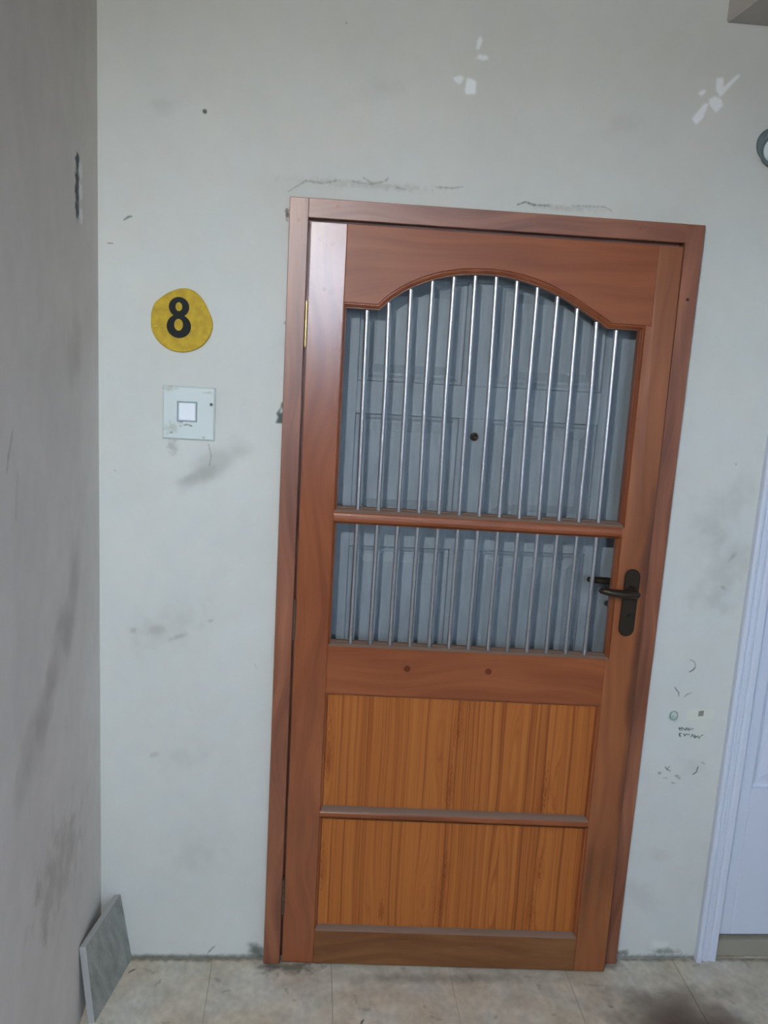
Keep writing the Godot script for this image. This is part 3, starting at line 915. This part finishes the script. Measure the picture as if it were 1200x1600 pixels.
func panelled(parent: Node3D, base: Vector3, z: float, panels: Array, lo: Vector2, hi: Vector2, m: Material, mode_rect: Rect2, cuts: Array):
	# frame members
	for c in cuts:
		var s := Shape.new(base, 4)
		s.rect = mode_rect
		s.box(Vector3(c[0], c[1], z - 0.035), Vector3(c[2], c[3], z), 0.0012)
		put(c[4], s, m, parent)
	for p in panels:
		var s := Shape.new(base, 4)
		s.rect = mode_rect
		var o := rect_path(p[0], p[1], p[2], p[3])
		var rings := [[0.0, 0.0], [0.001, -0.010], [0.009, -0.011], [0.016, -0.016], [0.023, -0.016], [0.045, -0.007]]
		for k in rings.size() - 1:
			var a: float = rings[k][0]
			var b: float = rings[k + 1][0]
			s.sweep(rect_path(p[0] + a, p[1] + a, p[2] - a, p[3] - a), rect_path(p[0] + b, p[1] + b, p[2] - b, p[3] - b), [Vector2(0, z + rings[k][1]), Vector2(1, z + rings[k + 1][1])], true)
		var e := 0.045
		s.quad(Vector3(p[0] + e, p[1] + e, z - 0.007), Vector3(p[0] + e, p[3] - e, z - 0.007), Vector3(p[2] - e, p[3] - e, z - 0.007), Vector3(p[2] - e, p[1] + e, z - 0.007), Vector3.BACK)
		s.box(Vector3(p[0], p[1], z - 0.030), Vector3(p[2], p[3], z - 0.0175), 0.0)
		put("panel", s, m, parent)


func build_inner_door():
	var base := Vector3(0.518, 0.004, -0.10)
	var d := thing("door_2", base, "pale grey six-panel inner door behind the steel bars", "door", "structure")
	var xs := [0.062, 0.190, 0.468, 0.556, 0.850, 0.973]
	var rows := [[0.30, 1.212], [1.300, 1.575], [1.662, 1.930]]
	var panels := []
	for r in rows:
		panels.append([xs[1], r[0], xs[2], r[1]])
		panels.append([xs[3], r[0], xs[4], r[1]])
	var cuts := [[xs[0], 0.004, xs[1], 2.028, "stile"], [xs[4], 0.004, xs[5], 2.028, "stile"]]
	for r in [[0.004, 0.30], [1.212, 1.300], [1.575, 1.662], [1.930, 2.028]]:
		cuts.append([xs[1], r[0], xs[4], r[1], "rail"])
	for r in rows:
		cuts.append([xs[2], r[0], xs[3], r[1], "muntin"])
	panelled(d, base, -0.090, panels, Vector2.ZERO, Vector2.ZERO, mats.inner_paint, Rect2(0, 0, 1.0, 2.0), cuts)
	var s := Shape.new(base)
	s.lathe(Vector3(0.513, 1.527, -0.0905), Vector3.BACK, [Vector2(0.0115, 0.0), Vector2(0.0110, 0.004), Vector2(0.0065, 0.005), Vector2(0.0055, 0.002), Vector2(0.0, 0.001)], 20)
	put("peephole", s, mats.bronze, d)


func build_white_door():
	var base := Vector3(1.80, 0.06, -0.02)
	var d := thing("door_3", base, "white painted panelled door cut off at the right edge", "door", "structure")
	var z := -0.022
	var xs := [1.352, 1.3985, 1.74, 1.83, 2.12, 2.198]
	var rows := [[0.546, 1.10], [1.20, 1.95]]
	var panels := []
	for r in rows:
		panels.append([xs[1], r[0], xs[2], r[1]])
		panels.append([xs[3], r[0], xs[4], r[1]])
	var cuts := [[xs[0], 0.066, xs[1], 2.05, "stile"], [xs[4], 0.066, xs[5], 2.05, "stile"], [xs[1], 0.066, xs[4], 0.546, "rail"], [xs[1], 1.10, xs[4], 1.20, "rail"], [xs[1], 1.95, xs[4], 2.05, "rail"]]
	for r in rows:
		cuts.append([xs[2], r[0], xs[3], r[1], "muntin"])
	panelled(d, base, z, panels, Vector2.ZERO, Vector2.ZERO, mats.white_paint, Rect2(0, 0, 1, 2), cuts)
	# fluted architrave
	base = Vector3(1.75, 0.0, 0.0)
	var t := thing("trim_2", base, "white fluted door casing at the right edge", "door casing", "structure")
	var prof := [Vector2(0.0, 0.0), Vector2(0.0, 0.016), Vector2(0.03, 0.020), Vector2(0.10, 0.022), Vector2(0.20, 0.022), Vector2(0.26, 0.018), Vector2(0.32, 0.011), Vector2(0.40, 0.011), Vector2(0.46, 0.016), Vector2(0.56, 0.016),
		Vector2(0.62, 0.012), Vector2(0.70, 0.012), Vector2(0.76, 0.014), Vector2(0.97, 0.014), Vector2(1.0, 0.011), Vector2(1.0, -0.060)]
	var s := Shape.new(base)
	s.sweep(PackedVector2Array([Vector2(1.284, 0.0), Vector2(1.284, 2.126)]), PackedVector2Array([Vector2(1.346, 0.0), Vector2(1.346, 2.064)]), prof)
	put("casing", s, mats.white_paint, t)
	s = Shape.new(base)
	s.sweep(PackedVector2Array([Vector2(1.284, 2.126), Vector2(2.264, 2.126)]), PackedVector2Array([Vector2(1.346, 2.064), Vector2(2.204, 2.064)]), prof)
	put("casing_head", s, mats.white_paint, t)
	s = Shape.new(base)
	s.sweep(PackedVector2Array([Vector2(2.264, 2.126), Vector2(2.264, 0.0)]), PackedVector2Array([Vector2(2.204, 2.064), Vector2(2.204, 0.0)]), prof)
	put("casing", s, mats.white_paint, t)
	# stone threshold
	s = Shape.new(Vector3(1.775, 0, -0.06), 2)
	s.box(Vector3(1.347, 0.004, -0.15), Vector3(2.203, 0.058, -0.004), 0.002)
	var sill := put("trim_3", s, plain(Color(0.60, 0.585, 0.535), 0.7), null)
	tag(sill, "beige stone threshold step under the white door", "threshold", "structure")


# ------------------------------------------------------------------ the room

func build_room():
	# back wall with two doorways, closed behind
	var s := Shape.new(Vector3.ZERO, 4)
	s.rect = WALL
	var t := -0.24
	var hx0 := 0.002
	var hx1 := 1.034
	var hy := 2.0965
	for r in [[LEFT_X - 0.2, 0.0, hx0, ROOM_TOP], [hx0, hy, hx1, ROOM_TOP], [hx1, 0.0, 1.345, ROOM_TOP], [1.345, 2.065, 2.205, ROOM_TOP], [2.205, 0.0, ROOM_RIGHT + 0.2, ROOM_TOP]]:
		s.box(Vector3(r[0], r[1], t), Vector3(r[2], r[3], 0.0), 0.0)
	s.box(Vector3(hx0 - 0.05, 0.0, t - 0.08), Vector3(hx1 + 0.05, hy + 0.05, t + 0.001), 0.0)
	s.box(Vector3(1.3, 0.0, t - 0.08), Vector3(2.25, 2.1, t + 0.001), 0.0)
	var w := put("wall_back", s, mats.wall)
	tag(w, "grubby off-white plaster wall around the wooden door", "wall", "structure")

	s = Shape.new(Vector3.ZERO, 3)
	s.rect = SIDE
	s.box(Vector3(LEFT_X - 0.2, 0.0, 0.0), Vector3(LEFT_X, ROOM_TOP, 1.4), 0.0)
	s.box(Vector3(LEFT_X - 0.2, 0.0, 1.4), Vector3(LEFT_X, ROOM_TOP, ROOM_DEPTH + 0.2), 0.0)
	w = put("wall_left", s, mats.side_wall)
	tag(w, "shaded brownish grey plaster wall at the left edge", "wall", "structure")

	# right wall and the wall behind the camera, each with a window
	var clear := plain(Color(0.9, 0.95, 1.0, 0.06), 0.02)
	clear.transparency = BaseMaterial3D.TRANSPARENCY_ALPHA
	var tinted := plain(Color(0.08, 0.12, 0.17, 0.74), 0.05)
	tinted.transparency = BaseMaterial3D.TRANSPARENCY_ALPHA
	var frosted := plain(Color(0.10, 0.12, 0.14, 0.87), 0.05)
	frosted.transparency = BaseMaterial3D.TRANSPARENCY_ALPHA
	s = Shape.new(Vector3.ZERO, 3)
	for r in [[0.0, 0.0, 0.9, ROOM_TOP], [2.7, 0.0, ROOM_DEPTH + 0.2, ROOM_TOP], [0.9, 0.0, 2.7, 0.9], [0.9, 2.3, 2.7, ROOM_TOP]]:
		s.box(Vector3(ROOM_RIGHT, r[1], r[0]), Vector3(ROOM_RIGHT + 0.2, r[3], r[2]), 0.0)
	w = put("wall_right", s, mats.plaster)
	tag(w, "plain plaster wall out of view on the right", "wall", "structure")
	var win := thing("window_1", Vector3(ROOM_RIGHT + 0.1, 0.9, 1.8), "wide tinted window out of view in the right wall", "window", "structure")
	s = Shape.new(win.position)
	for r in [[0.9, 0.9, 0.95, 2.3], [2.65, 0.9, 2.7, 2.3], [1.775, 0.95, 1.825, 2.25], [0.95, 0.9, 2.65, 0.95], [0.95, 2.25, 2.65, 2.3]]:
		s.box(Vector3(ROOM_RIGHT + 0.07, r[1], r[0]), Vector3(ROOM_RIGHT + 0.12, r[3], r[2]), 0.002)
	put("window_frame", s, mats.white_paint, win)
	for r in [[0.94, 1.785], [1.815, 2.66]]:
		s = Shape.new(win.position)
		s.box(Vector3(ROOM_RIGHT + 0.094, 0.94, r[0]), Vector3(ROOM_RIGHT + 0.097, 2.26, r[1]), 0.0)
		put("pane", s, frosted, win)

	s = Shape.new(Vector3.ZERO, 4)
	for r in [[LEFT_X, 0.0, -0.02, ROOM_TOP], [2.3, 0.0, ROOM_RIGHT, ROOM_TOP], [-0.02, 0.0, 2.3, 1.4], [-0.02, 2.5, 2.3, ROOM_TOP], [-0.02, 1.4, 0.29, 1.84]]:
		s.box(Vector3(r[0], r[1], ROOM_DEPTH), Vector3(r[2], r[3], ROOM_DEPTH + 0.2), 0.0)
	w = put("wall_front", s, mats.plaster)
	tag(w, "plain plaster wall behind the camera with windows", "wall", "structure")
	s = Shape.new(Vector3.ZERO, 4)
	s.box(Vector3(LEFT_X, 0.0, ROOM_DEPTH - 0.012), Vector3(ROOM_RIGHT, 1.25, ROOM_DEPTH + 0.001), 0.002)
	put("dado", s, plain(Color(0.36, 0.27, 0.22), 0.6), w)
	win = thing("window_2", Vector3(1.14, 1.4, ROOM_DEPTH + 0.1), "tinted window with a narrow clear light behind the camera", "window", "structure")
	s = Shape.new(win.position)
	for r in [[-0.02, 1.84, 0.02, 2.5], [0.25, 1.4, 0.33, 2.5], [2.26, 1.4, 2.3, 2.5], [1.27, 1.44, 1.31, 2.46], [0.02, 1.84, 0.25, 1.88], [0.02, 2.46, 0.25, 2.5], [0.33, 1.4, 2.26, 1.44], [0.33, 2.46, 2.26, 2.5]]:
		s.box(Vector3(r[0], r[1], ROOM_DEPTH + 0.07), Vector3(r[2], r[3], ROOM_DEPTH + 0.12), 0.002)
	put("window_frame", s, mats.white_paint, win)
	for r in [[0.32, 1.43, 1.28, 2.47], [1.30, 1.43, 2.27, 2.47], [0.01, 1.87, 0.26, 2.47]]:
		s = Shape.new(win.position)
		s.box(Vector3(r[0], r[1], ROOM_DEPTH + 0.094), Vector3(r[2], r[3], ROOM_DEPTH + 0.097), 0.0)
		put("pane", s, clear if r[0] < 0.1 else tinted, win)

	s = Shape.new(Vector3.ZERO, 2)
	s.box(Vector3(LEFT_X - 0.2, ROOM_TOP, -0.3), Vector3(ROOM_RIGHT + 0.2, ROOM_TOP + 0.2, ROOM_DEPTH + 0.2), 0.0)
	w = put("ceiling", s, mats.plaster)
	tag(w, "plain plaster ceiling above the landing", "ceiling", "structure")

	# floor: bedding with stone tiles laid on it
	var f := thing("floor", Vector3.ZERO, "dusty beige stone tile floor of the landing", "floor", "structure")
	s = Shape.new(Vector3.ZERO, 2)
	s.box(Vector3(LEFT_X - 0.2, -0.2, -0.32), Vector3(ROOM_RIGHT + 0.2, -0.0035, ROOM_DEPTH + 0.2), 0.0)
	put("bedding", s, mats.joint, f)
	var step := 0.34
	for i in range(-1, 9):
		for j in 14:
			var x0 := maxf(-0.145 + i * step, LEFT_X)
			var x1 := minf(-0.145 + (i + 1) * step, ROOM_RIGHT)
			var z0 := maxf(-0.03 + j * step, -0.02 if x0 > 0.0 else 0.0)
			var z1 := minf(-0.03 + (j + 1) * step, ROOM_DEPTH)
			if x1 - x0 < 0.02 or z1 - z0 < 0.02:
				continue
			s = Shape.new(Vector3.ZERO, 2)
			s.rect = GROUND
			var dip := 0.0006 * sin(i * 2.1 + j * 1.3)
			s.box(Vector3(x0 + 0.0006, -0.02, z0 + 0.0006), Vector3(x1 - 0.0006, dip - 0.0006, z1 - 0.0006), 0.0009)
			put("tile", s, mats.ground if j < 3 else mats.stone, f)

	# boxed beam high on the right
	s = Shape.new(Vector3(1.8, 2.573, 0.6))
	s.box(Vector3(1.036, 2.573, 0.0), Vector3(ROOM_RIGHT, ROOM_TOP, 1.3), 0.003)
	w = put("trim_4", s, mats.side_plaster)
	tag(w, "plastered beam soffit in the top right corner", "beam", "structure")


# ------------------------------------------------------------------ things

func ellipse_ring(s: Shape, c: Vector2, r: Vector2, hc: Vector2, hr: Vector2, z0: float, z1: float):
	var n := 40
	for k in n:
		var a := TAU * k / n
		var b := TAU * (k + 1) / n
		var o0 := c + Vector2(cos(a), sin(a)) * r
		var o1 := c + Vector2(cos(b), sin(b)) * r
		var i0 := hc + Vector2(cos(a), sin(a)) * hr
		var i1 := hc + Vector2(cos(b), sin(b)) * hr
		s.quad(Vector3(o0.x, o0.y, z1), Vector3(o1.x, o1.y, z1), Vector3(i1.x, i1.y, z1), Vector3(i0.x, i0.y, z1), Vector3.BACK)
		s.quad(Vector3(o0.x, o0.y, z0), Vector3(o1.x, o1.y, z0), Vector3(o1.x, o1.y, z1), Vector3(o0.x, o0.y, z1), Vector3(cos(a), sin(a), 0))
		s.quad(Vector3(i0.x, i0.y, z0), Vector3(i1.x, i1.y, z0), Vector3(i1.x, i1.y, z1), Vector3(i0.x, i0.y, z1), -Vector3(cos(a), sin(a), 0))


func build_things():
	# number disc
	var base := Vector3(-0.258, 1.79, 0.0)
	var disc := thing("number_sign", base, "yellow rounded plaque painted with a black number 8", "sign")
	var s := Shape.new(base, 4)
	s.rect = Rect2(-0.335, 1.71, 0.16, 0.16)
	var outline := [Vector2(-0.330, 1.806), Vector2(-0.323, 1.827), Vector2(-0.306, 1.844), Vector2(-0.283, 1.859), Vector2(-0.256, 1.868), Vector2(-0.234, 1.866), Vector2(-0.217, 1.856), Vector2(-0.202, 1.839), Vector2(-0.190, 1.816), Vector2(-0.181, 1.793),
		Vector2(-0.181, 1.772), Vector2(-0.189, 1.752), Vector2(-0.203, 1.733), Vector2(-0.226, 1.719), Vector2(-0.254, 1.713), Vector2(-0.280, 1.716), Vector2(-0.303, 1.728), Vector2(-0.319, 1.744), Vector2(-0.329, 1.765), Vector2(-0.331, 1.786), Vector2(-0.330, 1.806)]
	var round_path := smooth_path(outline, 3)
	round_path.remove_at(round_path.size() - 1)
	s.plate(round_path, 0.0, 0.008, 0.002)
	put("plaque", s, mats.yellow, disc)
	s = Shape.new(base, 4)
	ellipse_ring(s, Vector2(-0.2625, 1.8225), Vector2(0.0248, 0.0243), Vector2(-0.2630, 1.8232), Vector2(0.0080, 0.0107), 0.0079, 0.0085)
	ellipse_ring(s, Vector2(-0.2625, 1.7760), Vector2(0.0298, 0.0288), Vector2(-0.2632, 1.7796), Vector2(0.0107, 0.0142), 0.0079, 0.0086)
	var num := put("numeral", s, mats.numeral, disc)
	num.set_meta("label", "black painted figure 8")

	# bell switch
	base = Vector3(-0.235, 1.563, 0.0)
	var bell := thing("bell_switch", base, "grubby white square bell switch on the wall below the yellow plaque", "switch")
	s = Shape.new(base, 4)
	s.rect = Rect2(-0.31, 1.485, 0.15, 0.15)
	var lo := Vector2(-0.3005, 1.4955)
	var hi := Vector2(-0.1695, 1.6305)
	s.plate(PackedVector2Array([Vector2(lo.x, lo.y), Vector2(hi.x, lo.y - 0.001), Vector2(hi.x, hi.y - 0.001), Vector2(lo.x, hi.y)]), 0.0, 0.010, 0.004)
	put("cover_plate", s, mats.plastic, bell)
	s = Shape.new(base, 4)
	s.sweep(rect_path(-0.2645, 1.5405, -0.2140, 1.5920), rect_path(-0.2605, 1.5440, -0.2175, 1.5885), [Vector2(0.0, 0.0101), Vector2(0.3, 0.0118), Vector2(1.0, 0.0104)], true)
	put("rocker_frame", s, plain(Color(0.58, 0.65, 0.69), 0.5), bell)
	s = Shape.new(base, 4)
	s.plate(PackedVector2Array([Vector2(-0.2600, 1.5445), Vector2(-0.2180, 1.5445), Vector2(-0.2180, 1.5880), Vector2(-0.2600, 1.5880)]), 0.006, 0.0150, 0.002)
	put("rocker", s, mats.rocker, bell)
	s = Shape.new(base, 4)
	s.lathe(Vector3(-0.1795, 1.5870, 0.0096), Vector3.BACK, [Vector2(0.0045, 0.0), Vector2(0.0038, 0.0008), Vector2(0.0, 0.0009)], 14)
	put("screw", s, plain(Color(0.36, 0.385, 0.385), 0.6), bell)

	# stone slab leaning on the left wall
	var b0 := Vector3(-0.373, 0.0, 0.004)
	var b1 := Vector3(-0.420, 0.0, 0.248)
	var t0 := Vector3(-0.405, 0.205, 0.004)
	var t1 := Vector3(-0.4415, 0.221, 0.246)
	var n := (b1 - b0).cross(t0 - b0).normalized()
	if n.x > 0.0:
		n = -n
	var back := Vector3(n.x, n.y, 0.0).normalized() * 0.0165
	base = Vector3(-0.41, 0.0, 0.12)
	var slab := thing("stone_slab", base, "loose grey stone slab leaning in the left corner on the floor", "stone slab")
	s = Shape.new(base, 3)
	s.rect = Rect2(0.0, 0.0, 0.3, 0.3)
	s.quad(b0, b1, t1, t0, -n)
	s.quad(b0 + back, b1 + back, t1 + back, t0 + back, n)
	put("slab_face", s, mats.slab_face, slab)
	s = Shape.new(base, 3)
	s.quad(b1, t1, t1 + back, b1 + back, Vector3.BACK)
	s.quad(b0, t0, t0 + back, b0 + back, Vector3.FORWARD)
	s.quad(b0, b1, b1 + back, b0 + back, Vector3.DOWN)
	put("slab_side", s, mats.slab_edge, slab)
	s = Shape.new(base, 3)
	s.rect = Rect2(0.0, 0.0, 0.3, 0.3)
	s.quad(t0, t1, t1 + back, t0 + back, Vector3.UP)
	put("slab_top", s, mats.slab_edge, slab)

	# faded sticker on the wall between the doors
	base = Vector3(1.19, 0.78, 0.0)
	var st := thing("sticker", base, "faded pale sticker on the wall between the two doors", "sticker")
	s = Shape.new(base, 4)
	s.plate(PackedVector2Array([Vector2(1.163, 0.796), Vector2(1.242, 0.803), Vector2(1.243, 0.768), Vector2(1.165, 0.764)]), 0.0, 0.0006, 0.0001)
	put("paper", s, plain(Color(0.83, 0.845, 0.805), 0.8), st)
	s = Shape.new(base, 4)
	s.plate(PackedVector2Array([Vector2(1.197, 0.776), Vector2(1.212, 0.778), Vector2(1.212, 0.794), Vector2(1.197, 0.792)]), 0.0005, 0.0009, 0.0001)
	put("printed_square", s, plain(Color(0.52, 0.53, 0.48), 0.8), st)

	# round fitting cut by the right edge of the photograph
	base = Vector3(1.191, 2.299, 0.0)
	var fit := thing("wall_fitting", base, "round grey and white wall fitting cut by the right edge", "fitting")
	s = Shape.new(base)
	var axis := Vector3(-0.10, -0.28, 1.0).normalized()
	s.lathe(base + Vector3(0, 0.004, 0.0), Vector3.BACK, [Vector2(0.0, 0.0), Vector2(0.041, 0.0), Vector2(0.041, 0.012), Vector2(0.036, 0.016), Vector2(0.0, 0.016)], 32)
	s.lathe(base + axis * 0.012, axis, [Vector2(0.030, 0.0), Vector2(0.039, 0.012), Vector2(0.042, 0.026), Vector2(0.040, 0.030), Vector2(0.037, 0.026), Vector2(0.0, 0.024)], 32)
	put("fitting_body", s, plain(Color(0.40, 0.46, 0.49), 0.4), fit)
	s = Shape.new(base)
	s.lathe(base + axis * 0.024 + Vector3(0.0, -0.003, 0.0), axis, [Vector2(0.034, 0.0), Vector2(0.033, 0.010), Vector2(0.028, 0.020), Vector2(0.018, 0.028), Vector2(0.0, 0.031)], 28)
	put("fitting_dome", s, plain(Color(0.86, 0.92, 0.95), 0.3), fit)

	# reflector lamp on the left wall, behind the camera, that lights the landing
	var lamp := thing("wall_lamp", Vector3(LEFT_X, LAMP_AT.y, LAMP_AT.z), "white reflector lamp on the left wall behind the camera", "lamp")
	var aim := (Vector3(0.62, 0.98, 0.0) - LAMP_AT).normalized()
	s = Shape.new(lamp.position)
	s.lathe(lamp.position, Vector3.RIGHT, [Vector2(0.0, 0.0), Vector2(0.045, 0.0), Vector2(0.045, 0.012), Vector2(0.012, 0.018), Vector2(0.012, 0.150), Vector2(0.0, 0.150)], 24)
	put("lamp_holder", s, mats.plastic, lamp)
	s = Shape.new(lamp.position)
	s.lathe(LAMP_AT, aim, [Vector2(0.0, -0.075), Vector2(0.020, -0.072), Vector2(0.026, -0.050), Vector2(0.040, -0.014), Vector2(0.042, -0.004), Vector2(0.039, -0.008), Vector2(0.0, -0.030)], 28)
	put("reflector", s, mats.plastic, lamp)
	s = Shape.new(lamp.position)
	s.lathe(LAMP_AT, aim, [Vector2(0.037, -0.010), Vector2(0.030, -0.003), Vector2(0.0, 0.0)], 28)
	var glow := plain(Color(0.95, 0.97, 1.0), 0.4)
	glow.emission_enabled = true
	glow.emission = Color(1.0, 0.995, 0.99)
	glow.emission_energy_multiplier = 6.0
	put("lamp_face", s, glow, lamp)
	var li := SpotLight3D.new()
	li.light_color = Color(1.0, 0.99, 0.972)
	li.light_energy = LAMP_ENERGY
	li.light_size = 0.03
	li.spot_range = 12.0
	li.spot_attenuation = 2.0
	li.spot_angle = 60.0
	li.spot_angle_attenuation = 1.0
	li.shadow_enabled = true
	name_and_add(li, "lamp_light", lamp)
	li.look_at_from_position(LAMP_AT + aim * 0.035, LAMP_AT + aim)


func _ready():
	# camera
	var cam := Camera3D.new()
	cam.name = "camera"
	add_child(cam)
	cam.position = Vector3(0.0747, 1.8003, 2.3402)
	cam.rotation = Vector3(-0.19856, -0.08457, 0.05814)
	cam.fov = rad_to_deg(2.0 * atan(800.0 / 1425.28))
	cam.near = 0.02
	cam.current = true
	# sky and exposure
	var we := WorldEnvironment.new()
	we.name = "environment"
	var env := Environment.new()
	env.background_mode = Environment.BG_SKY
	var sky_mat := ProceduralSkyMaterial.new()
	sky_mat.sky_top_color = Color(0.80, 0.88, 0.98)
	sky_mat.sky_horizon_color = Color(0.83, 0.90, 0.98)
	sky_mat.ground_bottom_color = Color(0.42, 0.43, 0.43)
	sky_mat.ground_horizon_color = Color(0.70, 0.72, 0.74)
	sky_mat.sky_energy_multiplier = 7.5
	sky_mat.ground_energy_multiplier = 3.8
	var sky := Sky.new()
	sky.sky_material = sky_mat
	env.sky = sky
	env.tonemap_mode = Environment.TONE_MAPPER_LINEAR
	env.tonemap_exposure = EXPOSURE
	env.sdfgi_enabled = true
	env.ssao_enabled = true
	env.ssil_enabled = true
	we.environment = env
	add_child(we)

	build_materials()
	build_room()
	build_frame()
	build_leaf()
	build_inner_door()
	build_white_door()
	build_things()
